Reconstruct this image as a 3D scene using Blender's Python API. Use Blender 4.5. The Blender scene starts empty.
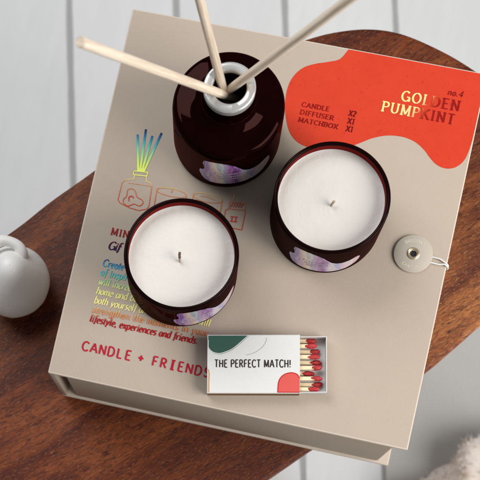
import bpy, bmesh, math, random
from mathutils import Vector, Matrix, noise
random.seed(7)
S = 0.01                      # everything below is written in centimetres
scene = bpy.context.scene
COL = scene.collection
LID = 10.69                   # height of the lid's top above the table top
BW, BD = 24.28, 25.88         # gift box width and depth
FLOOR = -45.0
PI = math.pi

# ------------------------------------------------------------------ materials
def mat(name, color=(.5,.5,.5), rough=.5, metallic=0.0, **kw):
    m = bpy.data.materials.new(name); m.use_nodes = True
    b = m.node_tree.nodes['Principled BSDF']
    b.inputs['Base Color'].default_value = (*color, 1)
    b.inputs['Roughness'].default_value = rough
    b.inputs['Metallic'].default_value = metallic
    for k, v in kw.items():
        b.inputs[k].default_value = v
    return m

class NT:
    def __init__(self, m):
        self.m = m; self.t = m.node_tree; self.b = self.t.nodes['Principled BSDF']
    def n(self, typ, **props):
        nd = self.t.nodes.new(typ)
        for k, v in props.items():
            if k.startswith('i_'):
                nd.inputs[k[2:].replace('_', ' ')].default_value = v
            else: setattr(nd, k, v)
        return nd
    def l(self, a, b): self.t.links.new(a, b)
    def coord(self, scale=(1,1,1), rot=0.0, rotv=None):
        tc = self.n('ShaderNodeTexCoord'); mp = self.n('ShaderNodeMapping')
        mp.inputs['Scale'].default_value = scale
        mp.inputs['Rotation'].default_value = rotv or (0, 0, rot)
        self.l(tc.outputs['Object'], mp.inputs['Vector'])
        return mp.outputs['Vector']
    def noise(self, vec, scale, detail=4, rough=.55, dist=0.0):
        nd = self.n('ShaderNodeTexNoise')
        nd.inputs['Scale'].default_value = scale; nd.inputs['Detail'].default_value = detail
        nd.inputs['Roughness'].default_value = rough; nd.inputs['Distortion'].default_value = dist
        self.l(vec, nd.inputs['Vector']); return nd.outputs['Fac']
    def ramp(self, fac, stops, interp='LINEAR'):
        nd = self.n('ShaderNodeValToRGB'); cr = nd.color_ramp; cr.interpolation = interp
        while len(cr.elements) > 1: cr.elements.remove(cr.elements[-1])
        cr.elements[0].position = stops[0][0]; cr.elements[0].color = (*stops[0][1], 1)
        for p, c in stops[1:]:
            e = cr.elements.new(p); e.color = (*c, 1)
        self.l(fac, nd.inputs['Fac']); return nd.outputs['Color']
    def mix(self, fac, a, b, mode='MIX'):
        nd = self.n('ShaderNodeMix', data_type='RGBA', blend_type=mode)
        for sock, v in ((nd.inputs[0], fac), (nd.inputs[6], a), (nd.inputs[7], b)):
            if hasattr(v, 'links'): self.l(v, sock)
            elif isinstance(v, (int, float)): sock.default_value = v
            else: sock.default_value = (*v, 1)
        return nd.outputs[2]
    def math(self, op, a, b=None, clamp=False):
        nd = self.n('ShaderNodeMath', operation=op, use_clamp=clamp)
        for i, v in enumerate((a, b)):
            if v is None: continue
            if hasattr(v, 'links'): self.l(v, nd.inputs[i])
            else: nd.inputs[i].default_value = v
        return nd.outputs[0]
    def bump(self, h, strength=.2, dist=.001):
        nd = self.n('ShaderNodeBump'); nd.inputs['Strength'].default_value = strength
        nd.inputs['Distance'].default_value = dist
        self.l(h, nd.inputs['Height']); self.l(nd.outputs['Normal'], self.b.inputs['Normal'])
    def base(self, c): self.l(c, self.b.inputs['Base Color'])
    def rough(self, c): self.l(c, self.b.inputs['Roughness'])

def srgb(r, g, b):
    f = lambda v: (v/255/12.92) if v/255 <= .04045 else ((v/255+.055)/1.055)**2.4
    return (f(r), f(g), f(b))

# beige book cloth of the box
def cloth(name, c):
    m = mat(name, c, .82); t = NT(m); v = t.coord()
    blot = t.noise(v, 9, 3); fine = t.noise(v, 900, 3, .7); mott = t.noise(v, 120, 4, .7)
    a = t.mix(blot, tuple(x*.94 for x in c), tuple(min(1, x*1.05) for x in c))
    a = t.mix(t.math('MULTIPLY', mott, .30), a, tuple(x*.78 for x in c))
    a = t.mix(t.math('MULTIPLY', fine, .28), a, tuple(x*.80 for x in c))
    t.base(a); t.bump(t.math('ADD', fine, t.math('MULTIPLY', mott, .8)), .30, .0004); return m
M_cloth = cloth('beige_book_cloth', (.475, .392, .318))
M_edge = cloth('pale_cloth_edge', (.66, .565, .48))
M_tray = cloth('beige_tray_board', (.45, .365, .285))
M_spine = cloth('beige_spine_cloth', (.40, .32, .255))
# orange red printed patch
M_red = mat('orange_red_print', (.72, .075, .035), .6, 0, **{'Specular IOR Level': .2}); t = NT(M_red); v = t.coord()
f1 = t.noise(v, 60, 5, .7); f2 = t.noise(v, 700, 3, .7)
c = t.mix(f1, (.54, .034, .012), (.65, .052, .018))
c = t.mix(t.math('MULTIPLY', t.math('GREATER_THAN', t.noise(v, 330, 2, .8), .66), .45), c, (.42, .02, .012))
t.base(c); t.bump(f2, .25, .0004)

# iridescent foil lettering: hue drifts over the sheet
def foil(name, axis, k, lo, hi, stops, rough=.38, metallic=.25, spec=.5):
    m = mat(name, (.5,.1,.1), rough, metallic, **{'Specular IOR Level': spec}); t = NT(m)
    tc = t.n('ShaderNodeTexCoord'); sp = t.n('ShaderNodeSeparateXYZ'); t.l(tc.outputs['Object'], sp.inputs[0])
    a, b = (sp.outputs['X'], sp.outputs['Y']) if axis == 'x' else (sp.outputs['Y'], sp.outputs['X'])
    val = t.math('ADD', a, t.math('MULTIPLY', b, k))
    nv = t.noise(tc.outputs['Object'], 350, 2)
    val = t.math('ADD', val, t.math('MULTIPLY', t.math('SUBTRACT', nv, .5), .002))
    val = t.math('DIVIDE', t.math('SUBTRACT', val, lo*S), (hi-lo)*S)
    t.base(t.ramp(val, [((p-lo)/(hi-lo), c) for p, c in stops])); return m
M_foil = foil('rainbow_foil', 'y', -.02, -12, 6, [
    (-11.6, srgb(178,32,52)), (-10.2, srgb(172,24,44)), (-8.75, srgb(160,26,30)), (-8.45, srgb(160,26,30)),
    (-8.15, srgb(206,126,84)), (-7.85, srgb(206,150,100)),
    (-7.45, srgb(236,226,150)), (-6.9, srgb(232,226,140)), (-6.2, srgb(222,226,150)), (-5.7, srgb(138,205,150)),
    (-5.35, srgb(90,185,185)), (-4.85, srgb(66,160,200)), (-4.3, srgb(30,44,110)), (-3.9, srgb(36,14,66)), (-3.3, srgb(66,14,50)),
    (-2.8, srgb(122,34,36)), (-2.2, srgb(150,36,30)), (-.7, srgb(200,78,44)), (.3, srgb(206,92,52)), (1.1, srgb(214,138,80)),
    (1.4, srgb(232,214,140)), (1.75, srgb(240,240,120)), (2.6, srgb(206,236,110)), (3.3, srgb(150,222,150)),
    (3.9, srgb(70,190,190)), (4.45, srgb(30,120,170)), (4.8, srgb(30,60,110))], .45, .0, .15)
M_foil_gold = foil('gold_to_red_foil', 'x', -.63, -1, 6, [
    (-.9, srgb(252,226,140)), (1.2, srgb(250,216,140)), (1.9, srgb(246,206,140)), (2.35, srgb(206,80,46)), (2.8, srgb(150,18,12)), (5.5, srgb(132,8,8))], .4, .05, .25)
M_foil_dark = foil('maroon_foil', 'x', -.2, -2, 5, [(-1.5, srgb(146,14,12)), (1.0, srgb(126,9,10)), (2.6, srgb(104,6,16)), (3.0, srgb(66,8,46))], .5, .0, .12)
M_redline = mat('red_line_print', srgb(196,44,28), .5)
M_orange = mat('orange_line_print', srgb(178,92,52), .5)

# dark amber glass
def gloss_over(t, base, amount, rough, tint=(1,.62,.58), ior=1.45):
    t.b.inputs['Specular IOR Level'].default_value = 0
    g = t.n('ShaderNodeBsdfGlossy'); g.inputs['Color'].default_value = (*tint, 1); g.inputs['Roughness'].default_value = rough
    fr = t.n('ShaderNodeFresnel'); fr.inputs['IOR'].default_value = ior
    mx = t.n('ShaderNodeMixShader'); t.l(t.math('MULTIPLY', fr.outputs[0], amount), mx.inputs[0])
    t.l(base, mx.inputs[1]); t.l(g.outputs[0], mx.inputs[2]); t.l(mx.outputs[0], t.t.nodes['Material Output'].inputs['Surface'])
def amber(name, c, tint, trans, rough=.06):
    m = mat(name, c, rough, 0, **{'IOR': 1.22, 'Specular Tint': (1,.45,.40,1)})
    t = NT(m); tr = t.n('ShaderNodeBsdfTransparent'); tr.inputs[0].default_value = (*tint, 1)
    mx = t.n('ShaderNodeMixShader'); mx.inputs[0].default_value = trans
    out = t.t.nodes['Material Output']
    t.l(t.b.outputs[0], mx.inputs[1]); t.l(tr.outputs[0], mx.inputs[2]); gloss_over(t, mx.outputs[0], .12, rough, (1,.55,.5))
    return m
M_jar_out = amber('dark_amber_glass', (.007, .0014, .0013), (.50, .04, .03), .24)
M_jar_in = amber('amber_glass_inside', (.21, .010, .009), (.70, .09, .06), .42, .14)
M_jar_low = mat('amber_glass_behind_wax', (.012, .002, .002), .4)
M_jar_rim = mat('black_amber_rim', (.006, .0018, .0018), .2); t = NT(M_jar_rim); gloss_over(t, t.b.outputs[0], .20, .10)
M_bottle = mat('deep_amber_bottle_glass', (.010, .0015, .0015), .06, 0, **{'IOR': 1.24, 'Specular Tint': (1,.36,.32,1)})
t = NT(M_bottle); gloss_over(t, t.b.outputs[0], .17, .04, (1,.42,.38)); v = t.coord(); nz = t.noise(v, 45, 2); t.base(t.mix(nz, (.0015,.0004,.0004), (.0085,.0009,.0009)))
M_dark = mat('dark_bottle_inside', (.006, .002, .002), .4)

# wax
M_wax = mat('cream_candle_wax', (.80, .755, .71), .42, 0, **{'Subsurface Weight': .25, 'Subsurface Scale': .004})
M_wax.node_tree.nodes['Principled BSDF'].inputs['Subsurface Radius'].default_value = (1, .6, .4)
t = NT(M_wax); v = t.coord(); a = t.noise(v, 45, 3); bb = t.noise(v, 420, 3)
t.base(t.mix(a, (.655,.625,.58), (.72,.695,.655))); t.bump(t.math('ADD', a, t.math('MULTIPLY', bb, .20)), .45, .002)
M_wick = mat('cotton_wick', (.42, .33, .25), .9); t = NT(M_wick); v = t.coord((1,1,.4)); t.base(t.mix(t.noise(v, 900, 2), (.30,.23,.17), (.55,.46,.36)))
M_wick_tip = mat('singed_wick_tip', (.13,.09,.07), .9)

# holographic label
def holo(name):
    m = mat(name, (.6,.5,.7), .20, .30, **{'Coat Weight': .5, 'Coat Roughness': .05}); t = NT(m)
    tc = t.n('ShaderNodeTexCoord'); sp = t.n('ShaderNodeSeparateXYZ'); t.l(tc.outputs['UV'], sp.inputs[0])
    mp = t.n('ShaderNodeMapping'); mp.inputs['Scale'].default_value = (1,.22,1); t.l(tc.outputs['UV'], mp.inputs['Vector']); nz = t.noise(mp.outputs[0], 9, 4, .6, .3)
    val = t.math('ADD', sp.outputs['X'], t.math('MULTIPLY', t.math('SUBTRACT', nz, .5), .35))
    val = t.math('ADD', val, t.math('MULTIPLY', sp.outputs['Y'], .10))
    t.base(t.ramp(val, [(0.0, srgb(196,186,236)), (.07, srgb(120,90,214)), (.13, srgb(96,60,190)), (.20, srgb(196,176,244)), (.27, srgb(254,226,206)), (.33, srgb(255,252,244)), (.39, srgb(168,206,238)),
        (.45, srgb(214,168,236)), (.52, srgb(126,36,160)), (.58, srgb(206,170,244)), (.66, srgb(250,246,255)), (.74, srgb(176,190,244)), (.82, srgb(240,214,246)), (.91, srgb(255,252,255)), (1, srgb(244,206,226))]))
    return m
M_holo = holo('holographic_label_film')
M_holo_text = mat('label_print', srgb(196,176,200), .5)

# woods
M_walnut = mat('walnut_table_wood', (.15,.06,.03), .42, 0, **{'Specular IOR Level': .22}); t = NT(M_walnut)
vec = t.coord((1,1,1), 0, None)
rotm = t.n('ShaderNodeMapping'); rotm.inputs['Rotation'].default_value = (0,0,math.radians(-43)); t.l(vec, rotm.inputs['Vector'])
st = t.n('ShaderNodeMapping'); st.inputs['Scale'].default_value = (1,4.5,1); t.l(rotm.outputs[0], st.inputs['Vector'])
big = t.noise(st.outputs[0], 9, 4, .55, .8)
st2 = t.n('ShaderNodeMapping'); st2.inputs['Scale'].default_value = (1,4.2,1); t.l(rotm.outputs[0], st2.inputs['Vector'])
fib = t.noise(st2.outputs[0], 95, 7, .74, 1.3)
pore = t.noise(st2.outputs[0], 260, 4, .7, .4)
cw = t.ramp(big, [(.26, (.070,.013,.005)), (.42, (.135,.034,.010)), (.55, (.215,.066,.019)), (.72, (.34,.122,.038))])
cw = t.mix(t.ramp(fib, [(.36,(.95,.95,.95)), (.50,(.28,.28,.28)), (.60,(0,0,0))]), cw, (.036,.005,.003))
cw = t.mix(t.math('MULTIPLY', t.ramp(pore, [(.56,(0,0,0)), (.68,(1,1,1))]), .6), cw, (.44,.24,.125))
shade_zone = t.noise(t.coord((1,1,1)), 3.1, 1, .4)  # shade at the left and light at the right, put into the wood colour
cw = t.mix(t.ramp(shade_zone, [(.40,(0,0,0)), (.58,(1,1,1))]), t.mix(1.0, cw, (.74,.54,.42), 'MULTIPLY'), t.mix(1.0, cw, (1.85,2.05,1.95), 'MULTIPLY'))
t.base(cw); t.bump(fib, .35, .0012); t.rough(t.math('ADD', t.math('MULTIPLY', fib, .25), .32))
M_reed = mat('pale_reed_wood', (.68,.52,.36), .75); t = NT(M_reed); v = t.coord((1,1,.035))
f = t.noise(v, 620, 4, .65); t.base(t.ramp(f, [(.32,(.54,.42,.31)), (.48,(.75,.63,.50)), (.7,(.87,.77,.65))])); t.bump(f, .25, .0006)
M_matchwood = mat('pale_match_wood', (.80,.62,.36), .7); t = NT(M_matchwood); v = t.coord((.06,1,1))
t.base(t.mix(t.noise(v, 700, 3), (.80,.63,.38), (.92,.80,.56)))
M_head = mat('red_match_head', (.50,.025,.030), .62); t = NT(M_head); v = t.coord(); hz = t.noise(v, 420, 3, .7)
t.base(t.mix(hz, (.26,.006,.009), (.60,.045,.05))); t.bump(hz, .5, .0006)

# floor: white painted boards
M_floor = mat('white_painted_boards', (.60,.61,.62), .55); t = NT(M_floor)
DIRX, DIRY = .969, .247                                  # across the boards
tc = t.n('ShaderNodeTexCoord'); dp = t.n('ShaderNodeVectorMath', operation='DOT_PRODUCT'); dp.inputs[1].default_value = (DIRX, DIRY, 0)
t.l(tc.outputs['Object'], dp.inputs[0])
u = t.math('DIVIDE', t.math('ADD', dp.outputs['Value'], 2.0057), .1146)
fr = t.math('FRACT', u); gap = t.math('ABSOLUTE', t.math('SUBTRACT', fr, .5))
gapm = t.n('ShaderNodeMapRange', interpolation_type='SMOOTHSTEP'); gapm.inputs[1].default_value = .460; gapm.inputs[2].default_value = .485
t.l(t.math('ADD', gap, t.math('MULTIPLY', t.math('SUBTRACT', t.noise(tc.outputs['Object'], 16, 3), .5), .03)), gapm.inputs[0])
wn = t.n('ShaderNodeTexWhiteNoise', noise_dimensions='1D'); t.l(t.math('FLOOR', u), wn.inputs['W'])
v = t.coord((1,1,1), math.atan2(-DIRY, DIRX)*-1)
gm = t.n('ShaderNodeMapping'); gm.inputs['Rotation'].default_value = (0,0,-math.atan2(DIRY,DIRX)); gm.inputs['Scale'].default_value = (1,.12,1); t.l(tc.outputs['Object'], gm.inputs['Vector'])
gr = t.noise(gm.outputs[0], 60, 5, .65, .4)
c = t.mix(gr, (.57,.577,.582), (.70,.705,.705))
c = t.mix(t.math('MULTIPLY', wn.outputs['Value'], .25), c, (.50,.507,.512))
scuff = t.noise(tc.outputs['Object'], 14, 5, .7); c = t.mix(t.math('MULTIPLY', scuff, .40), c, (.47,.475,.48))
c = t.mix(gapm.outputs[0], c, (.30,.30,.30))
t.base(c); t.bump(t.math('SUBTRACT', t.math('MULTIPLY', gr, .2), gapm.outputs[0]), .4, .004)

M_rug = mat('taupe_woven_rug', (.29,.262,.235), .95); t = NT(M_rug); v = t.coord(); a = t.noise(v, 12, 4); b2 = t.noise(v, 420, 3, .7)
t.base(t.mix(t.math('ADD', t.math('MULTIPLY', a, .6), t.math('MULTIPLY', b2, .4)), (.37,.36,.345), (.455,.445,.43))); t.bump(b2, .5, .002)
M_throw = mat('cream_fleece', (.62,.51,.43), .95, 0, **{'Sheen Weight': .3}); t = NT(M_throw); v = t.coord(); a = t.noise(v, 40, 4)
t.base(t.ramp(a, [(.3,(.70,.57,.46)), (.45,(.84,.75,.68)), (.7,(.90,.84,.79))]))
M_fringe = mat('tan_fleece_tips', (.62,.48,.34), .95)
M_ceramic = mat('white_glazed_ceramic', (.80,.785,.775), .45, 0, **{'Coat Weight': .06}); t = NT(M_ceramic); v = t.coord((1,1,.25)); a = t.noise(v, 120, 3)
sp = t.noise(t.coord(), 260, 2, .5)
c = t.mix(a, (.79,.775,.755), (.86,.845,.825)); c = t.mix(t.math('MULTIPLY', t.math('GREATER_THAN', sp, .735), .5), c, (.36,.33,.30))
t.base(c); t.bump(a, .15, .001)
M_white = mat('silvery_white_collar', (.74,.73,.715), .26, .6); t = NT(M_white); v = t.coord(); t.base(t.mix(t.noise(v, 200, 3), (.64,.64,.635), (.72,.72,.715)))
M_notch = mat('grey_recess', (.36,.355,.34), .4)
# matchbox papers
def paper(name, c, rough=.6):
    m = mat(name, c, rough); t = NT(m); v = t.coord(); a = t.noise(v, 500, 3); bq = t.noise(v, 40, 3)
    t.base(t.mix(t.math('ADD', t.math('MULTIPLY', a, .5), t.math('MULTIPLY', bq, .5)), tuple(x*.93 for x in c), tuple(min(1, x*1.05) for x in c))); t.bump(a, .12, .0004); return m
M_card = paper('white_card', (.70,.70,.685)); M_green = paper('dark_green_print', (.022,.085,.062)); M_coral = paper('coral_red_print', (.66,.085,.068))
M_coral_edge = paper('deep_red_outline', (.50,.012,.016))
M_ink = mat('black_brown_ink', (.022,.014,.012), .5); M_greyline = mat('grey_line_ink', (.42,.41,.40), .5); M_greenline = mat('white_outline_print', (.72,.74,.72), .5)
M_striker = paper('brown_striker', (.20,.115,.05), .9); M_tanedge = paper('tan_edge_strip', (.55,.33,.17))
M_disc = paper('greige_closure_card', (.50,.445,.375)); M_disc_text = mat('pale_emboss', (.68,.62,.52), .45)
M_brass = mat('brass_eyelet', (.86,.70,.46), .28, .9); M_hole = mat('black_eyelet_hole', (.008,.007,.006), .7)
M_string = mat('white_elastic_cord', (.82,.80,.77), .7); t = NT(M_string); v = t.coord(); t.base(t.mix(t.noise(v, 1500, 2), (.70,.68,.65), (.88,.86,.84)))

# ------------------------------------------------------------------ mesh helpers
def link(name, bm, mats, parent=None, smooth=None, loc=(0,0,0), rotz=0):
    """bm is in centimetres"""
    bmesh.ops.scale(bm, vec=(S,S,S), verts=bm.verts)
    me = bpy.data.meshes.new(name); bm.to_mesh(me); bm.free()
    for m in (mats if isinstance(mats, (list, tuple)) else [mats]): me.materials.append(m)
    o = bpy.data.objects.new(name, me); COL.objects.link(o)
    o.location = Vector(loc)*S; o.rotation_euler = (0,0,rotz)
    if parent: o.parent = parent
    if smooth is not None:
        for p in me.polygons: p.use_smooth = True
        if smooth < 3.1:
            es = bmesh.new(); es.from_mesh(me)
            for e in es.edges:
                if len(e.link_faces) == 2 and e.calc_face_angle(0) > smooth: e.smooth = False
            es.to_mesh(me); es.free()
    return o
def tag(o, label=None, cat=None, group=None, kind=None):
    if label: o['label'] = label
    if cat: o['category'] = cat
    if group: o['group'] = group
    if kind: o['kind'] = kind
    return o
def thing(name, label, cat, loc=(0,0,0), rotz=0, group=None):
    o = bpy.data.objects.new(name, None); COL.objects.link(o); o.empty_display_size = .02
    o.location = Vector(loc)*S; o.rotation_euler = (0,0,rotz)
    return tag(o, label, cat, group)
def box(bm, x0, x1, y0, y1, z0, z1, bev=0, seg=2, mi=0):
    r = bmesh.ops.create_cube(bm, size=1)
    bmesh.ops.scale(bm, vec=(x1-x0, y1-y0, z1-z0), verts=r['verts'])
    bmesh.ops.translate(bm, vec=((x0+x1)/2, (y0+y1)/2, (z0+z1)/2), verts=r['verts'])
    fs = {f for v in r['verts'] for f in v.link_faces}
    for f in fs: f.material_index = mi
    if bev:
        es = list({e for v in r['verts'] for e in v.link_edges})
        q = bmesh.ops.bevel(bm, geom=es, offset=bev, segments=seg, profile=.5, affect='EDGES')
        for f in q['faces']: f.material_index = mi
def lathe(bm, prof, n=128, mis=None, closed=False):
    """prof: list of (r,z); mis[i] = material of the band between i and i+1"""
    rings = []
    for r, z in prof:
        if r < 1e-6: rings.append([bm.verts.new((0,0,z))])
        else: rings.append([bm.verts.new((r*math.cos(2*PI*k/n), r*math.sin(2*PI*k/n), z)) for k in range(n)])
    for i in range(len(rings)-1):
        a, b = rings[i], rings[i+1]
        for k in range(n):
            k2 = (k+1) % n
            if len(a) == 1 and len(b) == 1: continue
            if len(a) == 1: f = bm.faces.new((a[0], b[k2], b[k]))
            elif len(b) == 1: f = bm.faces.new((a[k], a[k2], b[0]))
            else: f = bm.faces.new((a[k], a[k2], b[k2], b[k]))
            if mis: f.material_index = mis[i]
    bmesh.ops.recalc_face_normals(bm, faces=bm.faces)
def tube(bm, pts, rad, n=12, cap=True, mi=0):
    pts = [Vector(p) for p in pts]; N = len(pts)
    rads = rad if isinstance(rad, (list, tuple)) else [rad]*N
    ref = Vector((0,0,1)); rings = []
    prev = None
    for i, p in enumerate(pts):
        d = (pts[min(i+1,N-1)]-pts[max(i-1,0)]).normalized()
        if prev is None:
            a = d.cross(ref)
            if a.length < 1e-3: a = d.cross(Vector((1,0,0)))
        else: a = prev - d*prev.dot(d)
        a.normalize(); prev = a; b = d.cross(a)
        rings.append([bm.verts.new(p + rads[i]*(math.cos(2*PI*k/n)*a + math.sin(2*PI*k/n)*b)) for k in range(n)])
    for i in range(N-1):
        for k in range(n):
            f = bm.faces.new((rings[i][k], rings[i][(k+1)%n], rings[i+1][(k+1)%n], rings[i+1][k])); f.material_index = mi
    if cap:
        f = bm.faces.new(rings[0]); f.material_index = mi
        f = bm.faces.new(list(reversed(rings[-1]))); f.material_index = mi
    bmesh.ops.recalc_face_normals(bm, faces=bm.faces)
def catmull(pts, sub=8, closed=False):
    P = [Vector(p) for p in pts]; n = len(P); out = []
    for i in range(n if closed else n-1):
        if closed: a,b,c,d = P[i-1], P[i], P[(i+1)%n], P[(i+2)%n]
        else: a,b,c,d = P[max(i-1,0)], P[i], P[i+1], P[min(i+2,n-1)]
        for s in range(sub):
            t = s/sub
            out.append(.5*((2*b)+(c-a)*t+(2*a-5*b+4*c-d)*t*t+(3*b-a-3*c+d)*t**3))
    if not closed: out.append(P[-1])
    return out
def sheet(bm, pts2, z, thick=0.0, mi=0):
    """flat polygon, optionally with thickness going down"""
    vs = [bm.verts.new((p[0], p[1], z)) for p in pts2]
    f = bm.faces.new(vs); f.material_index = mi
    f.normal_update()
    if f.normal.z < 0: f.normal_flip()
    if thick:
        r = bmesh.ops.extrude_face_region(bm, geom=[f])
        bmesh.ops.translate(bm, vec=(0,0,-thick), verts=[g for g in r['geom'] if isinstance(g, bmesh.types.BMVert)])
        bmesh.ops.recalc_face_normals(bm, faces=bm.faces)

# ------------------------------------------------------------------ lettering (own stroke glyphs)
def E(cx, cy, rx, ry, a0, a1, n=14):
    return [(cx+rx*math.cos(math.radians(a0+(a1-a0)*i/n)), cy+ry*math.sin(math.radians(a0+(a1-a0)*i/n))) for i in range(n+1)]
CAPS = {   # width, strokes, serif points (x, y)
 'A': (.78, [[(.02,0),(.39,1)], [(.39,1),(.76,0)], [(.15,.34),(.63,.34)]], [(.02,0),(.76,0)]),
 'B': (.64, [[(.10,0),(.10,1)], [(.10,1)]+E(.32,.76,.24,.24,90,-90)+[(.10,.52)], [(.32,.52)]+E(.34,.26,.27,.26,90,-90)+[(.10,0)]], [(.10,0),(.10,1)]),
 'C': (.72, [E(.40,.5,.36,.5,42,318,22)], []),
 'D': (.76, [[(.10,0),(.10,1)], [(.10,1)]+E(.34,.5,.37,.5,90,-90,18)+[(.10,0)]], [(.10,0),(.10,1)]),
 'E': (.60, [[(.10,0),(.10,1)], [(.10,1),(.56,1)], [(.10,.52),(.48,.52)], [(.10,0),(.58,0)]], [(.10,0),(.10,1)]),
 'F': (.58, [[(.10,0),(.10,1)], [(.10,1),(.56,1)], [(.10,.52),(.48,.52)]], [(.10,0),(.10,1)]),
 'G': (.78, [E(.41,.5,.37,.5,45,340,24), [(.76,.0),(.76,.42)], [(.50,.44),(.78,.44)]], []),
 'H': (.76, [[(.10,0),(.10,1)], [(.66,0),(.66,1)], [(.10,.5),(.66,.5)]], [(.10,0),(.10,1),(.66,0),(.66,1)]),
 'I': (.34, [[(.17,0),(.17,1)]], [(.17,0),(.17,1)]),
 'K': (.74, [[(.10,0),(.10,1)], [(.64,1),(.12,.44)], [(.28,.60),(.70,0)]], [(.10,0),(.10,1),(.64,1),(.70,0)]),
 'L': (.58, [[(.10,0),(.10,1)], [(.10,0),(.56,0)]], [(.10,0),(.10,1)]),
 'M': (.92, [[(.10,0),(.12,1)], [(.12,1),(.46,.08)], [(.46,.08),(.80,1)], [(.80,1),(.82,0)]], [(.10,0),(.12,1),(.80,1),(.82,0)]),
 'N': (.78, [[(.10,0),(.10,1)], [(.10,1),(.68,0)], [(.68,0),(.68,1)]], [(.10,0),(.10,1),(.68,1)]),
 'O': (.82, [E(.41,.5,.37,.5,90,450,30)], []),
 'P': (.64, [[(.10,0),(.10,1)], [(.10,1)]+E(.33,.74,.27,.26,90,-90)+[(.10,.48)]], [(.10,0),(.10,1)]),
 'R': (.70, [[(.10,0),(.10,1)], [(.10,1)]+E(.33,.75,.25,.25,90,-90)+[(.10,.5)], [(.30,.5),(.66,0)]], [(.10,0),(.10,1),(.66,0)]),
 'S': (.58, [E(.30,.75,.21,.25,30,270,14)+E(.28,.25,.24,.25,90,-150,14)[1:]], []),
 'T': (.68, [[(.34,0),(.34,1)], [(.03,1),(.65,1)]], [(.34,0)]),
 'U': (.76, [[(.10,1),(.10,.34)]+E(.38,.32,.28,.32,180,360,16)+[(.66,.34),(.66,1)]], [(.10,1),(.66,1)]),
 'X': (.72, [[(.06,1),(.66,0)], [(.64,1),(.06,0)]], [(.06,1),(.66,0),(.64,1),(.06,0)]),
 '1': (.40, [[(.06,.82),(.22,1),(.22,0)]], [(.22,0)]),
 '2': (.56, [E(.27,.73,.22,.27,160,-30,12)+[(.06,0)], [(.06,0),(.52,0)]], []),
 '4': (.60, [[(.42,0),(.42,1),(.04,.30),(.58,.30)]], []),
 '+': (.66, [[(.33,.18),(.33,.78)], [(.04,.48),(.62,.48)]], []),
 '!': (.26, [[(.13,.30),(.13,1)], [(.13,0),(.13,.12)]], []),
 '.': (.24, [[(.11,0),(.11,.13)]], []), ',': (.24, [[(.13,.12),(.08,-.16)]], []), ' ': (.32, [], []),
}
x = .62   # x-height
LOW = {
 'a': (.52, [E(.24,.31,.19,.31,70,360,16), [(.43,x),(.43,.12),(.52,.02)]], []),
 'b': (.52, [[(.08,1.02),(.08,.05)], E(.27,.31,.20,.31,150,-190,18)], []),
 'c': (.44, [E(.25,.31,.20,.31,50,310,16)], []),
 'd': (.54, [E(.25,.31,.20,.31,60,360,16), [(.44,1.02),(.44,.10),(.53,.02)]], []),
 'e': (.47, [[(.07,.30),(.42,.34)]+E(.25,.34,.18,.28,0,90,6)+E(.25,.31,.19,.31,90,310,14)], []),
 'f': (.34, [E(.30,.86,.13,.18,40,180,8)+[(.17,.0),(.10,-.22)], [(.02,x),(.36,x)]], []),
 'g': (.50, [E(.25,.33,.19,.29,70,420,18), [(.44,x),(.44,-.05)]+E(.25,-.08,.19,.20,0,-160,8)], []),
 'h': (.54, [[(.08,1.02),(.08,0)], [(.08,.40)]+E(.27,.42,.18,.20,150,0,8)+[(.45,.10),(.53,.02)]], []),
 'i': (.26, [[(.03,.56),(.11,x),(.11,.10),(.22,.02)], [(.12,.80),(.12,.92)]], []),
 'l': (.26, [[(.10,1.02),(.10,.10),(.21,.02)]], []),
 'm': (.82, [[(.08,x),(.08,0)], [(.08,.40)]+E(.24,.42,.15,.20,150,0,7)+[(.39,0)], [(.39,.40)]+E(.56,.42,.15,.20,150,0,7)+[(.71,.10),(.80,.02)]], []),
 'n': (.56, [[(.08,x),(.08,0)], [(.08,.40)]+E(.27,.42,.18,.20,150,0,8)+[(.45,.10),(.54,.02)]], []),
 'o': (.50, [E(.25,.31,.20,.31,90,450,20)], []),
 'p': (.54, [[(.08,x),(.08,-.32)], E(.28,.31,.20,.31,150,-190,18)], []),
 'r': (.38, [[(.08,x),(.08,0)], [(.08,.38)]+E(.26,.44,.15,.17,150,50,6)], []),
 's': (.40, [E(.21,.47,.13,.15,30,270,10)+E(.19,.16,.15,.16,90,-150,10)[1:]], []),
 't': (.32, [[(.14,.86),(.12,.12),(.19,.01),(.29,.06)], [(.02,x),(.30,x)]], []),
 'u': (.56, [[(.08,x),(.08,.20)]+E(.26,.20,.18,.20,180,330,8), [(.46,x),(.46,.10),(.54,.02)]], []),
 'v': (.48, [[(.04,x),(.20,0)], [(.20,0),(.44,x)]], []),
 'w': (.72, [[(.04,x),(.18,0)], [(.18,0),(.36,x)], [(.36,x),(.50,0)], [(.50,0),(.68,x)]], []),
 'x': (.48, [[(.04,x),(.44,0)], [(.44,x),(.04,0)]], []),
 'y': (.50, [[(.05,x),(.22,.02)], [(.46,x),(.22,0),(.08,-.28)]], []),
 'B': CAPS['B'],
}
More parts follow.
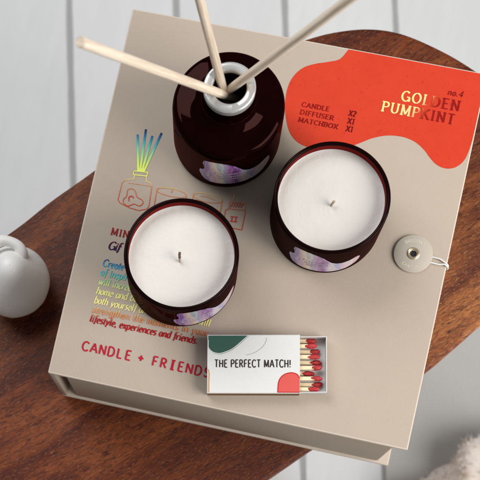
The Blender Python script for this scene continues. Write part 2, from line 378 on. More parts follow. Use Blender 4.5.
def ribbon(bm, pts, z, wfun, closed=False):
    P = [Vector((p[0], p[1])) for p in pts]; Q = [P[0]]
    for p in P[1:]:
        if (p-Q[-1]).length > 1e-5: Q.append(p)
    n = len(Q)
    if n < 2: return
    L, R = [], []
    for i in range(n):
        d0 = (Q[i]-Q[i-1]).normalized() if i else (Q[1]-Q[0]).normalized()
        d1 = (Q[i+1]-Q[i]).normalized() if i < n-1 else d0
        m = d0+d1
        m = m.normalized() if m.length > .1 else d1
        nr = Vector((-m.y, m.x)); w = .5*(wfun(d0)+wfun(d1))*.5
        k = 1/max(.6, m.dot(d1))
        L.append(bm.verts.new((*(Q[i]+nr*w*k), z))); R.append(bm.verts.new((*(Q[i]-nr*w*k), z)))
    for i in range(n-1):
        f = bm.faces.new((R[i], R[i+1], L[i+1], L[i]))
def lettering(bm, s, x0, y0, height, z, thick=.16, thin=.07, serif=0.0, italic=0.0, width=None, track=.06, mono=None, glyphs=CAPS, ang=0.0, hs=1.0, nib=0.0, place=None):
    """writes s from (x0,y0) at angle ang; width fits the whole string to a length"""
    adv = []; tot = 0
    for ch in s:
        g = glyphs.get(ch) or CAPS.get(ch) or LOW.get(ch)
        a = (mono if mono else g[0]+track); adv.append((ch, g, tot + ((mono-g[0])/2 if mono else 0))); tot += a
    k = hs if width is None else width/(tot*height)
    ca, sa = math.cos(ang), math.sin(ang); cnt = 0
    def W(d):
        a = abs(math.cos(math.atan2(d.y, d.x)-math.pi/2-nib))
        return (thin+(thick-thin)*a)*height
    for ch, g, ox in adv:
        strokes = [list(q) for q in g[1]]
        if serif:
            for sx, sy in g[2]: strokes.append([(sx-serif, sy), (sx+serif, sy)])
        for q in strokes:
            pp = []
            for px, py in q:
                lx = (ox+px)*k*height + italic*py*height; ly = py*height
                if place: pp.append(place(lx, ly))
                else: pp.append((x0+lx*ca-ly*sa, y0+lx*sa+ly*ca))
            ribbon(bm, pp, z+.0016*(cnt % 5), W); cnt += 1

# ------------------------------------------------------------------ setting
bm = bmesh.new(); bmesh.ops.create_grid(bm, x_segments=2, y_segments=2, size=400)
tag(link('floor', bm, M_floor, loc=(0,0,FLOOR)), kind='structure')

# rug: lies on the floor along one board
def across(nv, tv): return (nv*DIRX + tv*DIRY, nv*DIRY - tv*DIRX)
bm = bmesh.new()
q = [across(13.9,-14), across(60,-14), across(60,75), across(13.9,75)]
sheet(bm, q, .5, .5)
bmesh.ops.bevel(bm, geom=[e for e in bm.edges], offset=.15, segments=2, affect='EDGES')
tag(link('rug', bm, M_rug, loc=(0,0,FLOOR)), 'flat taupe rug lying on the white floorboards beside the wooden table', 'rug')

# throw: fluffy cream heap on the rug
bm = bmesh.new()
bmesh.ops.create_icosphere(bm, subdivisions=5, radius=1)
for v in bm.verts:
    n = noise.noise(v.co*1.7)*.30 + noise.noise(v.co*3.6)*.16 + noise.noise(v.co*9)*.02
    p = v.co*(1+n); v.co = Vector((p.x*11.0, p.y*9.5, max(p.z*5.2+2.2, .0)))
rnd = random.Random(3)
base = [(v.co.copy(), v.normal.copy()) for v in bm.verts if v.co.z > .4]
bm.normal_update()
base = [(v.co.copy(), v.normal.copy()) for v in bm.verts if v.co.z > .4]
for _ in range(7000):
    p, nrm = rnd.choice(base)
    d = (nrm + Vector((rnd.uniform(-.7,.7), rnd.uniform(-.7,.7), rnd.uniform(-.2,.5)))).normalized()
    side = d.orthogonal().normalized()*rnd.uniform(.025,.05)
    L_ = rnd.uniform(.3,.8); bend = Vector((rnd.uniform(-.4,.4), rnd.uniform(-.4,.4), rnd.uniform(-.4,.1)))
    a = bm.verts.new(p-side-nrm*.1); b = bm.verts.new(p+side-nrm*.1); m1 = bm.verts.new(p+d*L_*.6+side*.7+bend*.2); m0 = bm.verts.new(p+d*L_*.6-side*.7+bend*.2); e = bm.verts.new(p+d*L_+bend*.7)
    mi = 1 if rnd.random() < .10 else 0
    for f in (bm.faces.new((a,b,m1,m0)), bm.faces.new((m0,m1,e))): f.material_index = mi
throw = link('throw_blanket', bm, [M_throw, M_fringe], smooth=3.2, loc=(31.5,-11.5,FLOOR+.5))
tag(throw, 'fluffy cream throw bunched on the taupe rug in the lower right corner', 'throw')

# table: walnut slab with a rounded oval outline
OUT = [(-.5,17.2),(1.6,18.25),(4.0,18.98),(6.4,19.1),(9.0,18.55),(11.6,17.65),(14.4,16.2),(17.2,13.6),(19.2,9.8),(19.4,5.2),(18.3,1.2),(16.39,-1.58),(14.92,-3.63),(13.4,-5.6),
       (10.0,-9.3),(6.5,-12.98),(5.2,-14.4),(4.0,-15.7),(1.0,-19.0),(-3.5,-23.2),(-9.5,-26.6),(-17,-27.6),(-24,-24.6),(-28.2,-19.2),(-28.4,-13),(-25.2,-8.2),(-21.6,-4.6),(-18.38,-1.15),(-16.38,1.31),(-13.9,4.05),(-10.6,7.9),(-7.0,12.0),(-3.6,15.4)]
table = thing('wooden_table', 'dark walnut table with rounded oval top under the gift box', 'table', (-4,-4,FLOOR))
bm = bmesh.new(); sm = catmull([(a,b,0) for a,b in OUT], 6, True)
sheet(bm, [(p.x+4, p.y+4) for p in sm], -FLOOR, 2.4)
rim = [e for e in bm.edges if len(e.link_faces) == 2 and abs(e.verts[0].co.z-e.verts[1].co.z) < 1e-4]
bmesh.ops.bevel(bm, geom=rim, offset=.35, segments=4, profile=.5, affect='EDGES')
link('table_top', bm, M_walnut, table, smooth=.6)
for lx, ly in ((10,9),(5,-4),(-17,-16),(-11,-1)):
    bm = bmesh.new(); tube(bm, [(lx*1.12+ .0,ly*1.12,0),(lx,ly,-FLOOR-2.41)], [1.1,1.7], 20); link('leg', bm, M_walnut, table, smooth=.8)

# ------------------------------------------------------------------ gift box
gb = thing('gift_box', 'large beige book-style gift box carrying the candles on its lid', 'box', (0,0,0))
hw, hd = BW/2, BD/2
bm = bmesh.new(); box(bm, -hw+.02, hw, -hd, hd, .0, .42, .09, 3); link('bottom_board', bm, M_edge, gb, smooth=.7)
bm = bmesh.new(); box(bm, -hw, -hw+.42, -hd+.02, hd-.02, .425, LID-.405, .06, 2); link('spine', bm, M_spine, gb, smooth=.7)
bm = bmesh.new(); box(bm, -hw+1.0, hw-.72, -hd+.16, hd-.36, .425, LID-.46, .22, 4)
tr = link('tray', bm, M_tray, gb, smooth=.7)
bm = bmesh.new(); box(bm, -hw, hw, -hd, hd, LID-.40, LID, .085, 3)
for f in bm.faces:                                   # edge highlight put into the colour of the wrapped cloth, hence paler
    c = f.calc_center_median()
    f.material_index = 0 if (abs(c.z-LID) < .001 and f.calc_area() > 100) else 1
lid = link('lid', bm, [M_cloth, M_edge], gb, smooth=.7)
Z0 = LID+.012
# red patch
RED = [(2.8,12.86),(2.37,12.09),(1.63,11.74),(.81,11.44),(.08,11.01),(-.44,10.27),(-.64,9.31),(-.51,8.06),(-.02,6.74),(.61,6.02),(1.5,5.7),(2.71,5.73),(3.98,6.12),(4.88,6.66),(5.65,7.16),(6.58,7.52),(7.57,7.61),(8.41,7.43),(9.1,7.01),(9.59,6.55),(10.13,6.17),(10.76,6.05),(11.37,6.28),(11.84,6.93),(12.03,8.09),(12.06,9.6)]
pp = [(p.x, p.y) for p in catmull([(a,b,0) for a,b in RED], 6)] + [(12.06,12.86)]
bm = bmesh.new(); sheet(bm, pp, Z0, .006); link('printed_patch', bm, M_red, lid)
# lettering on the patch
ZT = LID+.026
bm = bmesh.new()
lettering(bm, 'GOLDEN', 6.92, 10.05, .68, ZT, .20, .085, .15, width=4.02, track=.26, nib=.25)
lettering(bm, 'PUMPKINT', 5.80, 9.10, .66, ZT, .20, .085, .15, width=4.98, track=.24, nib=.25)
link('title_text', bm, M_foil_gold, lid)
bm = bmesh.new()
lettering(bm, 'no.4', 9.82, 11.02, .42, ZT, .20, .11, 0, .2, width=1.05, glyphs=LOW, track=.12)
link('number_text', bm, M_foil_gold, lid); bm = bmesh.new(); bq = bmesh.new()
for s_, y_, w_, x2, n_ in (('CANDLE',8.38,1.92,3.74,'X2'), ('DIFFUSER',7.84,2.33,3.76,'X1'), ('MATCHBOX',7.30,2.72,3.77,'X1')):
    lettering(bm, s_, .54, y_, .30, ZT, .23, .11, .15, .06, width=w_, track=.16, nib=.2)
    lettering(bq, n_, x2, y_-.02, .36, ZT, .24, .12, .12, .06, width=.50, track=.14, nib=.2)
link('contents_text', bm, M_foil_dark, lid); link('quantity_text', bq, M_foil_dark, lid)
# brand line and paragraph
bm = bmesh.new()
lettering(bm, 'CANDLE', -10.33, -10.96, .62, ZT, .185, .155, .0, width=3.52, mono=.95)
lettering(bm, '+', -6.42, -10.96, .62, ZT, .2, .2, 0, width=.50, track=.2)
lettering(bm, 'FRIENDS', -5.55, -10.98, .62, ZT, .185, .155, .0, width=4.10, mono=.95)
lettering(bm, 'I', -5.55+4.10/7*2+.04, -10.98, .62, ZT+.002, .185, .155, .19, mono=.95)
link('brand_text', bm, M_foil, lid)
bm = bmesh.new()
lettering(bm, 'MINI', -10.10, -2.82, .46, ZT, .21, .09, .13, hs=1.05, track=.22, nib=.2)
lettering(bm, 'Gif', -10.08, -3.84, .56, ZT, .22, .09, 0, .22, hs=1.0, track=.02, glyphs={**LOW, 'G': CAPS['G']}, nib=.3)
lettering(bm, 't Box', -8.92, -3.84, .56, ZT, .22, .09, 0, .22, hs=1.0, track=.02, glyphs=LOW, nib=.3)
link('heading_text', bm, M_foil, lid)
bm = bmesh.new()
PARA = ['Create a space', 'of inspiration that', 'will increase your', 'home and benefit', 'both yourself and', 'strengthen the moments in your', 'lifestyle, experiences and friends.']
WID = [None, None, None, None, None, 8.0, 7.42]
gl = {**LOW, 'C': CAPS['C']}
for i, s_ in enumerate(PARA):
    lettering(bm, s_, -10.18, -5.06-.648*i, .49, ZT, .20, .085, 0, .15, width=WID[i], hs=.93, track=.06, glyphs=gl, nib=.35)
lettering(bm, 'will', -3.02, -7.63, .49, ZT, .20, .085, 0, .15, hs=.95, track=.06, glyphs=gl, nib=.35)
link('paragraph_text', bm, M_foil, lid)
# line drawings
bm = bmesh.new()
def line(pts, w=.05, sm=False, z=ZT):
    q = [(p.x,p.y) for p in catmull([(a,b,0) for a,b in pts], 5)] if sm else pts
    ribbon(bm, q, z, lambda d: w*.95)
tops = [(-9.85,4.32),(-9.38,4.79),(-8.85,4.42),(-8.28,4.74)]; bots = [(-9.24,1.80),(-9.12,1.82),(-9.00,1.84),(-8.88,1.86)]
for i, (a, b) in enumerate(zip(tops, bots)): line([a, b], .15, z=ZT+.002*i)
line([(-9.53,1.79),(-8.60,1.87),(-8.60,1.60),(-9.52,1.52),(-9.53,1.79)], .07, z=ZT+.01)
line([(-9.42,1.50),(-9.41,1.25),(-9.99,1.06),(-10.14,.81),(-10.15,-.39),(-9.97,-.57),(-9.23,-.77),(-8.59,-.82),(-8.09,-.61),(-8.0,-.38),(-8.11,1.01),(-8.25,1.2),(-8.58,1.27),(-8.62,1.56)], .055)
line([(-9.72,.90),(-8.20,.98)], .03)
BL = [(-9.67,.41),(-9.46,.55),(-9.16,.48),(-8.93,.07),(-8.55,-.07),(-8.44,-.26),(-8.63,-.51),(-9.02,-.45),(-9.39,-.66),(-9.72,-.52),(-9.79,-.28),(-9.64,-.01),(-9.67,.41)]
line(BL, .055, True, ZT+.004)
line([(-7.63,-.75),(-7.72,.92)], .05); line([(-7.72,.80)]+E(-6.7,.80,1.02,.30,180,0)+[(-5.66,.80)], .05, z=ZT+.003); line([(-5.66,.80),(-5.62,-.7)], .05); line(E(-6.7,.80,1.02,.24,180,360), .035, z=ZT+.005)
line([(-6.72,.78),(-6.70,1.0),(-6.62,1.18)], .04, z=ZT+.007)
line([(-5.14,-.7),(-5.24,.95)], .05); line(E(-4.24,.95,1.0,.30,180,-180,24), .05, z=ZT+.003); line([(-3.24,.95),(-3.18,-.7)], .05); line([(-4.75,.98),(-4.3,1.02),(-3.75,.90)], .04, z=ZT+.005)
line([(-2.57,1.55),(-2.56,1.10)], .06); line([(-2.73,.98),(-1.64,1.16),(-1.62,.60),(-2.70,.50),(-2.73,.98)], .05, z=ZT+.004)
line([(-2.72,.50),(-2.90,.34),(-2.84,-.75),(-1.55,-.75),(-1.58,.56)], .055, z=ZT+.006)
link('drawing', bm, M_foil, lid)
bm = bmesh.new()
line(E(-9.30,-.12,.16,.17,200,20), .08, z=ZT+.008); line([(-9.47,-.05),(-9.40,-.34)], .06, z=ZT+.006)
link('drawing_accent', bm, M_redline, lid); bm = bmesh.new()
for k in range(5): line([(-2.62+.17*k,.64+.02*k),(-2.50+.17*k,.98+.02*k)], .06, z=ZT+.010+.001*k)
line([(-2.48,.0),(-1.98,.06)], .05, z=ZT+.008); line([(-2.46,-.32),(-1.96,-.26)], .05, z=ZT+.008); line([(-2.36,.04),(-2.34,-.36)], .08, z=ZT+.010); line([(-2.10,.06),(-2.08,-.34)], .08, z=ZT+.010)
link('drawing_accent', bm, M_redline, lid)

# closure: card disc with eyelet and cord
disc_xy = (9.83,-.08)
bm = bmesh.new(); lathe(bm, [(.22,.012),(1.24,.012),(1.27,.03),(1.27,.15),(1.24,.17),(.22,.17),(.22,.012)], 96)
disc = link('closure_disc', bm, M_disc, gb, smooth=.6, loc=(*disc_xy, LID))
bm = bmesh.new(); lathe(bm, [(.24,.172),(.40,.172),(.41,.20),(.36,.235),(.29,.225),(.25,.19),(.24,.06)], 64); link('eyelet', bm, M_brass, disc, smooth=1.2)
bm = bmesh.new(); lathe(bm, [(0,.10),(.245,.10)], 48); link('eyelet_hole', bm, M_hole, disc)
bm = bmesh.new()
def circ(radius, start, sgn):
    def f(lx, ly):
        a = start - sgn*lx/radius; r = radius + sgn*ly
        return (r*math.cos(a), r*math.sin(a))
    return f
lettering(bm, 'BRILLIANT', 0, 0, .21, .174, .2, .16, place=circ(.80, 2.38, 1), width=1.25, track=.2)
lettering(bm, 'CANDLES', 0, 0, .21, .174, .2, .16, place=circ(1.0, 4.05, -1), width=1.25, track=.2)
link('embossed_text', bm, M_disc_text, disc)
bm = bmesh.new()
cA = catmull([(10.70,.10,LID+.075),(11.06,-.02,LID+.09),(11.55,-.06,LID+.11),(11.90,-.20,LID+.10),(12.10,-.30,LID+.07),(12.215,-.36,LID-.08),(12.225,-.38,LID-.45),(12.06,-.38,LID-.60)], 6)
cB = catmull([(10.72,-.48,LID+.075),(11.07,-.42,LID+.085),(11.60,-.43,LID+.085),(11.92,-.36,LID+.11),(12.11,-.44,LID+.075),(12.23,-.48,LID-.08),(12.235,-.50,LID-.45),(12.06,-.50,LID-.60)], 6)
tube(bm, cA, .055, 10); tube(bm, cB, .055, 10)
link('elastic_cord', bm, M_string, gb, smooth=3.2)

# ------------------------------------------------------------------ candles
LABEL = [(-116.5,3.95),(-114.8,4.55),(-112.2,4.62),(-105.7,4.75),(-98,4.78),(-91,4.62),(-85,4.25),(-80,3.70),(-75.4,3.10),(-70,2.78),(-64.5,2.66),(-56.8,2.74),(-51.2,2.97),(-47,2.95),(-44.3,2.55),(-44.6,1.9),(-47,1.45),(-51,1.10),(-57.5,.80),(-64,.70),(-78,.66),(-94,.66),(-101,.62),(-108.6,.66),(-114,.86),(-117.3,1.25),(-120.0,2.0),(-119.6,2.55),(-117.0,2.64),(-114.4,2.95),(-114.6,3.4)]
def wrap_label(name, R, turn, zs, z0, parent, ascale=1.0, text=True):
    """film cut to the swoosh outline and bent round the glass"""
    bm = bmesh.new(); uv = bm.loops.layers.uv.new('UVMap')
    pts = [((a+80)*ascale, z) for a, z in LABEL]
    # grid over the outline: columns by angle, clipped by scan lines
    a0, a1 = min(p[0] for p in pts), max(p[0] for p in pts); N = 150; rows = 14
    def span(a):
        zz = []
        for i in range(len(pts)):
            p, q = pts[i], pts[(i+1) % len(pts)]
            if (p[0]-a)*(q[0]-a) < 0: zz.append(p[1]+(q[1]-p[1])*(a-p[0])/(q[0]-p[0]))
        zz.sort(); return [(zz[i], zz[i+1]) for i in range(0, len(zz)-1, 2)]
    def P(a, z): 
        th = math.radians(-80+turn+a); return Vector((R*math.cos(th), R*math.sin(th), z0+z*zs))
    for k in range(N):
        b0 = a0+(a1-a0)*(k+.02)/N; b1 = a0+(a1-a0)*(k+.98)/N
        s0, s1 = span(b0), span(b1)
        e0 = a0+(a1-a0)*k/N; e1 = a0+(a1-a0)*(k+1)/N
        for u0, u1 in zip(s0, s1):
            for r in range(rows):
                f0, f1 = r/rows, (r+1)/rows
                co = [(e0,u0[0]+(u0[1]-u0[0])*f0),(e1,u1[0]+(u1[1]-u1[0])*f0),(e1,u1[0]+(u1[1]-u1[0])*f1),(e0,u0[0]+(u0[1]-u0[0])*f1)]
                f = bm.faces.new([bm.verts.new(P(*c)) for c in co])
                for lp, c in zip(f.loops, co): lp[uv].uv = ((c[0]-a0)/(a1-a0), c[1]/5)
    bmesh.ops.remove_doubles(bm, verts=bm.verts, dist=.002)
    bmesh.ops.recalc_face_normals(bm, faces=bm.faces)
    o = link('label', bm, M_holo, parent, smooth=3.2)
    if text:                                    # rows of tiny print
        bm = bmesh.new(); rr = random.Random(5)
        for row, (za, aa, ab) in enumerate(((2.55,-24,2),(2.05,-22,4),(1.6,-20,0))):
            a = aa
            while a < ab:
                w = rr.uniform(.8,1.8); zt = za+.26
                th = [math.radians(-80+turn+v*ascale) for v in (a, a+w)]
                vs = [bm.verts.new(((R+.012)*math.cos(h_), (R+.012)*math.sin(h_), z0+z_*zs)) for h_, z_ in ((th[0],za),(th[1],za),(th[1],zt),(th[0],zt))]
                bm.faces.new(vs); a += w+rr.choice((.5,.6,1.6))
        link('label_print', bm, M_holo_text, o)
    return o
RJ = 3.66; HJ = 5.51; WZ = 4.62
def make_candle(label, loc, turn, wick, tip_dark, rot):
    t_ = thing('candle', label, 'candle', loc, 0, 'candles in dark amber jars')
    bm = bmesh.new()
    prof = [(0,.02),(3.2,.0),(3.5,.04),(3.64,.18),(RJ,.4),(RJ,2.0),(RJ,4.0),(RJ,HJ-.22),(RJ-.012,HJ-.08),(RJ-.06,HJ-.015),(RJ-.13,HJ),(RJ-.20,HJ-.015),(RJ-.255,HJ-.07),(RJ-.27,HJ-.16),(RJ-.28,WZ+.02),(RJ-.28,.5),(0,.45)]
    mis = [0]*7+[1]*6+[2]+[3]*2
    lathe(bm, prof, 160, mis)
    jar = link('jar', bm, [M_jar_out, M_jar_rim, M_jar_in, M_jar_low], t_, smooth=.9)
    wrap_label('label', RJ+.012, turn, 1.0, 0, jar)
    bm = bmesh.new(); rw = RJ-.285
    prof = [(0,WZ+.03),(.15,WZ+.05),(.4,WZ+.02),(1.2,WZ-.01),(2.3,WZ-.005),(3.0,WZ+.0),(3.25,WZ+.02),(3.34,WZ+.05),(rw,WZ+.07),(rw,.55),(0,.52)]
    lathe(bm, prof, 128); link('wax', bm, M_wax, t_, smooth=1.2, rotz=rot)
    bm = bmesh.new(); pts = catmull([Vector(p) for p in wick], 5); n = len(pts)
    tube(bm, pts, [.085+.012*math.sin(i*1.7) for i in range(n)], 10)
    if tip_dark:
        zt = max(p.z for p in pts)
        for f in bm.faces:
            if f.calc_center_median().z > zt-.28: f.material_index = 1
    link('wick', bm, [M_wick, M_wick_tip], t_, smooth=1.0)
    return t_
make_candle('cream candle in dark amber jar, the left one, standing over the printed paragraph', (-4.80,-4.46,LID+.006), 34, [(-.02,-.28,WZ-.1),(-.02,-.28,WZ+.25),(-.10,-.05,WZ+.50),(-.12,.10,WZ+.72)], True, 0)
make_candle('cream candle in dark amber jar, nearest the round cord-and-disc closure and overlapping the red patch', (3.70,1.04,LID+.006), 0, [(.08,-.30,WZ-.1),(.09,-.29,WZ+.20),(.15,-.20,WZ+.42),(.20,-.12,WZ+.55)], False, 1.1)

# ------------------------------------------------------------------ reed diffuser bottle
BX, BY = -3.91, 5.33
db = thing('diffuser_bottle', 'dark amber glass diffuser bottle with silvery white collar holding three reeds', 'bottle', (BX,BY,LID+.006))
bm = bmesh.new(); RB = 3.56
prof = [(0,.03),(3.1,0),(3.4,.05),(3.53,.2),(RB,.5),(RB,3.2),(RB,5.95),(3.545,6.2),(3.48,6.42),(3.36,6.55),(3.22,6.61),(3.05,6.645),(2.6,6.72),(2.2,6.86),(1.85,7.08),(1.62,7.38),(1.52,7.7),(1.50,8.6),(1.50,9.28),(1.42,9.30),(1.10,9.30),(1.06,9.2),(1.06,7.8),(1.5,7.0),(2.9,6.2),(3.2,5.6),(3.2,.5),(0,.45)]
lathe(bm, prof, 160, [0]*20+[1]*7)
bot = link('glass_bottle', bm, [M_bottle, M_dark], db, smooth=.9)
o = wrap_label('label', RB+.012, 14, 1.06, .45, bot, 1.06)
bm = bmesh.new()
lathe(bm, [(1.555,9.02),(1.60,9.04),(1.61,9.5),(1.60,9.66),(1.55,9.72),(1.48,9.735),(1.16,9.735),(1.08,9.70),(1.045,9.64),(1.04,9.31)], 128)
col = link('collar', bm, M_white, db, smooth=.7)
for ang_ in (-62, 152, 28, 208, 118):
    if ang_ == 118: continue
    bm = bmesh.new()
    n = 8; a0, a1 = math.radians(ang_-9), math.radians(ang_+9)
    inn = [(1.15*math.cos(a0+(a1-a0)*i/n), 1.15*math.sin(a0+(a1-a0)*i/n)) for i in range(n+1)]
    outr = [(1.50*math.cos(a1+(a0-a1)*i/n), 1.50*math.sin(a1+(a0-a1)*i/n)) for i in range(n+1)]
    sheet(bm, inn+outr, 9.742, .004); link('notch', bm, M_notch, col)
# reeds
def reed(label, top, tip, r):
    a = Vector(top); e = Vector(tip); d = (e-a).normalized()
    z_end = LID+1.0; b = a - d*((a.z-z_end)/d.z)
    hx, hy = b.x-BX, b.y-BY; rad = math.hypot(hx, hy)
    if rad > 2.8:                                   # stop where the reed meets the inner wall
        lo, hi = 0.0, 1.0
        for _ in range(40):
            m = (lo+hi)/2; p = a+(b-a)*m
            if math.hypot(p.x-BX, p.y-BY) > 2.75: hi = m
            else: lo = m
        b = a+(b-a)*lo
    bm = bmesh.new(); L_ = (e-b).length; n = 40
    pts = [Vector((0,0,L_*i/n)) for i in range(n+1)]
    tube(bm, pts, [r*(1+.03*noise.noise(Vector((0,0,i*.7+top[0])))) for i in range(n+1)], 20)
    es = [x_ for x_ in bm.edges if abs(x_.verts[0].co.z-x_.verts[1].co.z) < 1e-5 and (x_.verts[0].co.z < 1e-5 or x_.verts[0].co.z > L_-1e-5)]
    bmesh.ops.bevel(bm, geom=es, offset=.05, segments=2, affect='EDGES')
    o = link('reed', bm, M_reed, None, smooth=.8, loc=b)
    o.rotation_mode = 'QUATERNION'; o.rotation_quaternion = Vector((0,0,1)).rotation_difference(d)
    return tag(o, label, 'reed', 'wooden reeds standing in the diffuser bottle')
ZC = LID+9.7
reed('pale wooden reed in the diffuser bottle, leaning left with its blunt end in view', (-4.68,4.86,ZC), (-10.70,-.03,ZC+17.5), .285)
reed('pale wooden reed in the diffuser bottle, most upright and middle of the three', (-4.62,5.82,ZC), (-8.26,9.12,ZC+17.5), .28)
reed('pale wooden reed in the diffuser bottle, leaning right over the lid toward the red patch', (-3.36,5.78,ZC), (4.28,7.4,ZC+17.5), .285)

# ------------------------------------------------------------------ matchbox and matches
MC = Vector((1.16,-9.64)); MA = math.radians(12.1)
mbx = thing('matchbox', 'white matchbox with green and coral shapes, half open with red-tipped matches', 'matchbox', (MC.x,MC.y,LID+.004), MA)
def ml(px, py):
    d = Vector((px,py))-MC; c_, s_ = math.cos(-MA), math.sin(-MA); return (c_*d.x-s_*d.y, s_*d.x+c_*d.y)
u0, u1, v0, v1, H = -3.02, 3.02, -1.95, 1.95, 1.0; T = .05
bm = bmesh.new()
outer = [(v0,0),(v1,0),(v1,H),(v0,H)]; inner = [(v0+T,T),(v1-T,T),(v1-T,H-T),(v0+T,H-T)]
ring = {}
for xx in (u0,u1):
    ring[xx] = ([bm.verts.new((xx,a,b)) for a,b in outer], [bm.verts.new((xx,a,b)) for a,b in inner])
for i in range(4):
    j = (i+1) % 4
    bm.faces.new((ring[u0][0][i], ring[u0][0][j], ring[u1][0][j], ring[u1][0][i]))
    bm.faces.new((ring[u0][1][i], ring[u1][1][i], ring[u1][1][j], ring[u0][1][j]))
    for xx in (u0,u1): bm.faces.new((ring[xx][0][i], ring[xx][0][j], ring[xx][1][j], ring[xx][1][i]))
bmesh.ops.recalc_face_normals(bm, faces=bm.faces)
long_e = [e for e in bm.edges if abs(e.verts[0].co.x-e.verts[1].co.x) > 1 and abs(abs(e.verts[0].co.y)-v1) < .001]
bmesh.ops.bevel(bm, geom=long_e, offset=.045, segments=3, affect='EDGES')
sl = link('sleeve', bm, M_card, mbx, smooth=.6)
GREEN = [(-2.18,-8.37),(.47,-7.8),(.12,-8.36),(-.32,-8.93),(-.72,-9.25),(-1.14,-9.47),(-1.62,-9.46),(-1.96,-9.19),(-2.10,-8.75)]
G = [ml(*p) for p in GREEN]; G[0] = (u0+.05, v1-.06); G[1] = (G[1][0], v1-.06); G = [(max(a,u0+.05), min(b,v1-.06)) for a,b in G]
gcur = [(p.x,p.y) for p in catmull([(a,b,0) for a,b in G[1:]], 5)]
gcur = [(max(a,u0+.05), min(b,v1-.06)) for a,b in gcur]
bm = bmesh.new(); sheet(bm, [G[0]]+gcur, H+.006, .004); link('green_patch', bm, M_green, sl)
bm = bmesh.new(); ribbon(bm, [(max(a-.02,u0+.05), min(b+.05,v1-.05)) for a,b in gcur], H+.010, lambda d: .05); 
link('white_outline', bm, M_greenline, sl)
bm = bmesh.new(); LN = [ml(*p) for p in [(1.62,-7.75),(1.64,-7.98),(1.49,-8.41),(1.08,-8.88),(.58,-9.16)]]
ribbon(bm, [(p.x,min(p.y,v1-.06)) for p in catmull([(a,b,0) for a,b in LN], 6)], H+.008, lambda d: .035)
link('curved_line', bm, M_greyline, sl)
ax0, ax1 = 1.62, u1-.02; ar = [(ax1, v0+.05),(ax1, v0+1.25)]
ar = [(ax1, v0+.05),(ax1, v0+1.02)] + [(p.x,p.y) for p in catmull([(ax1,v0+1.02,0),(2.82,v0+1.27,0),(2.45,v0+1.37,0),(2.05,v0+1.27,0),(1.76,v0+1.02,0),(1.62,v0+.66,0),(1.58,v0+.05,0)], 6)][1:]
bm = bmesh.new(); sheet(bm, ar, H+.006, .004); link('coral_patch', bm, M_coral, sl)
bm = bmesh.new(); ribbon(bm, ar[1:], H+.012, lambda d: .07); ribbon(bm, [(1.58,v0+.075),(ax1,v0+.075)], H+.014, lambda d: .06); link('coral_outline', bm, M_coral_edge, sl)
bm = bmesh.new(); a_ = ml(-1.27,-10.33); lettering(bm, 'THE PERFECT MATCH!', a_[0]-.02, -.22, .49, H+.008, .165, .15, width=5.02, track=.16)
link('title_text', bm, M_ink, sl)
bm = bmesh.new(); rr = random.Random(2)
box(bm, u0+.02, u1-.02, v0-.014, v0-.002, .12, H-.10)
link('striker_strip', bm, M_striker, sl)
bm = bmesh.new(); ribbon(bm, [(p.x,p.y) for p in catmull([(u0+.10,-1.90,0),(u0+.10,-1.2,0),(u0+.12,-.7,0),(u0+.06,-.35,0)], 6)], H+.007, lambda d: .10); link('tan_edge', bm, M_tanedge, sl)  # narrow tan strip along the sleeve's lower left edge
# tray pushed out to the right
t0, t1 = u0+1.75, u1+1.75; tv0, tv1 = v0+.085, v1-.085; th = .86; z0 = T+.01
bm = bmesh.new(); tw = .055
box(bm, t0, t1, tv0, tv1, z0, z0+tw)
box(bm, t0, t1, tv0, tv0+tw, z0+tw+.001, th, .012, 1); box(bm, t0, t1, tv1-tw, tv1, z0+tw+.001, th, .012, 1)
box(bm, t0, t0+tw, tv0+tw+.001, tv1-tw-.001, z0+tw+.001, th, .012, 1); box(bm, t1-tw, t1, tv0+tw+.001, tv1-tw-.001, z0+tw+.001, th, .012, 1)
link('match_tray', bm, M_card, mbx, smooth=.5)
# matches: one built, the rest copied
def match_parts(root):
    bm = bmesh.new(); box(bm, -4.3, -.25, -.125, .125, -.105, .105, .012, 1); s_ = link('match_stick', bm, M_matchwood, root)
    bm = bmesh.new(); bmesh.ops.create_uvsphere(bm, u_segments=32, v_segments=24, radius=1)
    for v in bm.verts:
        c_ = v.co.copy(); k = 1+.20*noise.noise(c_*1.9+Vector((4,1,2)))+.07*noise.noise(c_*5.5)
        v.co = Vector((c_.x*.42*k-.36, c_.y*(.195 if c_.x > -.2 else .18)*k, c_.z*.17*k))
    link('match_head', bm, M_head, root, smooth=3.2)
HEADS = [(4.82,-7.07),(4.9,-7.45),(5.21,-7.87),(5.24,-8.18),(5.48,-8.52),(5.52,-8.82),(5.13,-9.19),(5.66,-9.36),(5.80,-9.77),(5.68,-10.22)]
NM = ['top row of', 'second from the top of', 'third from the top of', 'fourth from the top of', 'fifth from the top of', 'sixth from the top of', 'seventh from the top of', 'eighth from the top of', 'ninth from the top of', 'bottom row of']
first = None
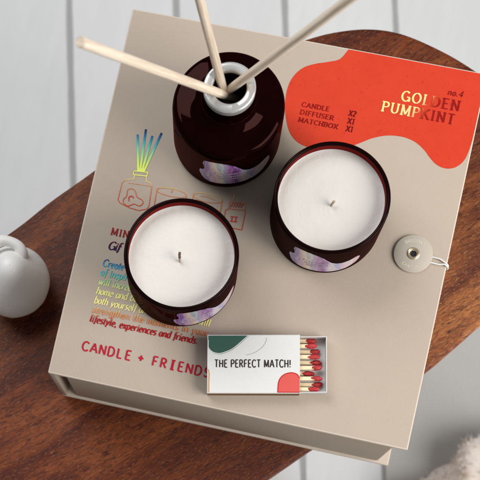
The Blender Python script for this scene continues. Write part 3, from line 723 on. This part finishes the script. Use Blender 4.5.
for i, ((hx, hy), nm) in enumerate(zip(HEADS, NM)):
    uu, vv = ml(hx, hy); vv = 1.62 - i*(3.24/9); uu -= .02
    zz = z0+tw+.165+.003 if i % 2 else z0+tw+.165+.325
    if i in (0,): zz = z0+tw+.168
    if i == 1: zz = z0+tw+.168+.325
    elif i: zz = z0+tw+.168 + (.325 if i % 2 else 0)
    zz = min(zz, H-T-.13)
    p = Vector((MC.x+uu*math.cos(MA)-vv*math.sin(MA), MC.y+uu*math.sin(MA)+vv*math.cos(MA), LID+.004+zz))
    lab = 'red-tipped wooden match in the open matchbox tray, ' + nm + ' the ten'
    rz = MA+math.radians((-1.0,.8,-.6,.5,-.9,1.1,-1.4,.4,.9,-.3)[i])
    if first is None:
        first = thing('match', lab, 'match', p, rz, 'matches in the open matchbox'); match_parts(first)
    else:
        r = first.copy(); COL.objects.link(r); r.location = p*S; r.rotation_euler = (0,0,rz); r['label'] = lab
        for ch in list(first.children):
            c2 = ch.copy(); COL.objects.link(c2); c2.parent = r
            if ch.name.startswith('match_head'): c2.rotation_euler = (i*1.9,0,0); c2.scale = (1+.10*math.sin(i*2.3), 1+.06*math.cos(i*3.1), 1)

# ------------------------------------------------------------------ white ceramic ornament
orn = thing('ceramic_ornament', 'round white ceramic ornament with looped stem beside the box on the table', 'ornament', (-17.25,-5.75,0))
bm = bmesh.new(); n = 160; prof = []
for i in range(41):
    a = -PI/2+PI*i/40
    prof.append(((2.66*math.cos(a)**.80*(1-.30*max(0,math.sin(a))**1.5)) if 0 < i < 40 else 0, 2.45+2.42*math.sin(a)+1.1*max(0,math.sin(a))**3))
prof[0] = (0,.06); prof[1] = (1.0,.0)
lathe(bm, prof, n)
for v in bm.verts:
    r = math.hypot(v.co.x, v.co.y); dy = .42*max(0,(v.co.z-2.4)/3.5)
    if r > .05:
        a = math.atan2(v.co.y, v.co.x); k = 1 - .004*(1-abs(math.cos(a*9)))**2 + .012*noise.noise(v.co*.9)
        v.co.x *= k; v.co.y *= k
    v.co.y += dy
link('body', bm, M_ceramic, orn, smooth=3.2)
bm = bmesh.new()
pth = catmull([(.30,.85,4.1),(.52,1.25,4.65),(.50,1.70,4.95),(.18,2.08,5.1),(-.4,2.26,5.15),(-1.1,2.2,5.15),(-1.65,1.8,5.1),(-1.75,1.25,4.95),(-1.45,.8,4.8),(-1.0,.5,4.6)], 6)
tube(bm, pth, [.42+.05*math.sin(i*.21) for i in range(len(pth))], 20)
link('stem_loop', bm, M_ceramic, orn, smooth=3.2)

# ------------------------------------------------------------------ camera
o_ = Vector((1.20029,-26.45772,110.0461)); R_ = Vector((.96898,.22594,-.10019)); U_ = Vector((-.21566,.97094,.10381)); B_ = Vector((.12073,-.07898,.98954))
cam = bpy.data.cameras.new('camera'); co = bpy.data.objects.new('camera', cam); COL.objects.link(co)
co.matrix_world = Matrix(((R_.x,U_.x,B_.x,o_.x*S),(R_.y,U_.y,B_.y,o_.y*S),(R_.z,U_.z,B_.z,o_.z*S),(0,0,0,1)))
cam.sensor_width = 36; cam.lens = 112.5; cam.shift_x = .40305; cam.shift_y = .45234
cam.clip_start = .02; cam.clip_end = 50
cam.dof.use_dof = True; cam.dof.focus_distance = 1.0; cam.dof.aperture_fstop = 17
scene.camera = co

# ------------------------------------------------------------------ light
w = bpy.data.worlds.new('World'); scene.world = w; w.use_nodes = True
nt = w.node_tree; bg = nt.nodes['Background']
tc = nt.nodes.new('ShaderNodeTexCoord'); sp = nt.nodes.new('ShaderNodeSeparateXYZ'); nt.links.new(tc.outputs['Generated'], sp.inputs[0])
mr = nt.nodes.new('ShaderNodeMapRange'); mr.inputs[1].default_value = -.9; mr.inputs[2].default_value = .9; nt.links.new(sp.outputs['X'], mr.inputs[0])
cr = nt.nodes.new('ShaderNodeValToRGB'); cr.color_ramp.elements[0].color = (.20,.195,.19,1); cr.color_ramp.elements[1].color = (.56,.56,.56,1)
nt.links.new(mr.outputs[0], cr.inputs[0]); nt.links.new(cr.outputs[0], bg.inputs['Color']); bg.inputs['Strength'].default_value = .50
def area(name, loc, target, size, power, color):
    l = bpy.data.lights.new(name, 'AREA'); l.shape = 'RECTANGLE'; l.size, l.size_y = size[0]*S, size[1]*S; l.energy = power; l.color = color
    o = bpy.data.objects.new(name, l); COL.objects.link(o); o.location = Vector(loc)*S
    o.rotation_euler = (Vector(target)-Vector(loc)).to_track_quat('-Z','Y').to_euler(); return o
area('window_light', (150,-28,112), (0,0,5), (130,130), 44, (1,.975,.94))
area('ceiling_fill', (-150,120,210), (-10,15,-20), (170,170), 60, (.97,.985,1))

scene.view_settings.view_transform = 'Standard'; scene.view_settings.look = 'None'; scene.view_settings.exposure = 0; scene.view_settings.gamma = 1
scene.render.engine = 'CYCLES'
scene.cycles.use_denoising = True
scene.cycles.max_bounces = 10; scene.cycles.transparent_max_bounces = 16
scene.cycles.caustics_reflective = False; scene.cycles.caustics_refractive = False
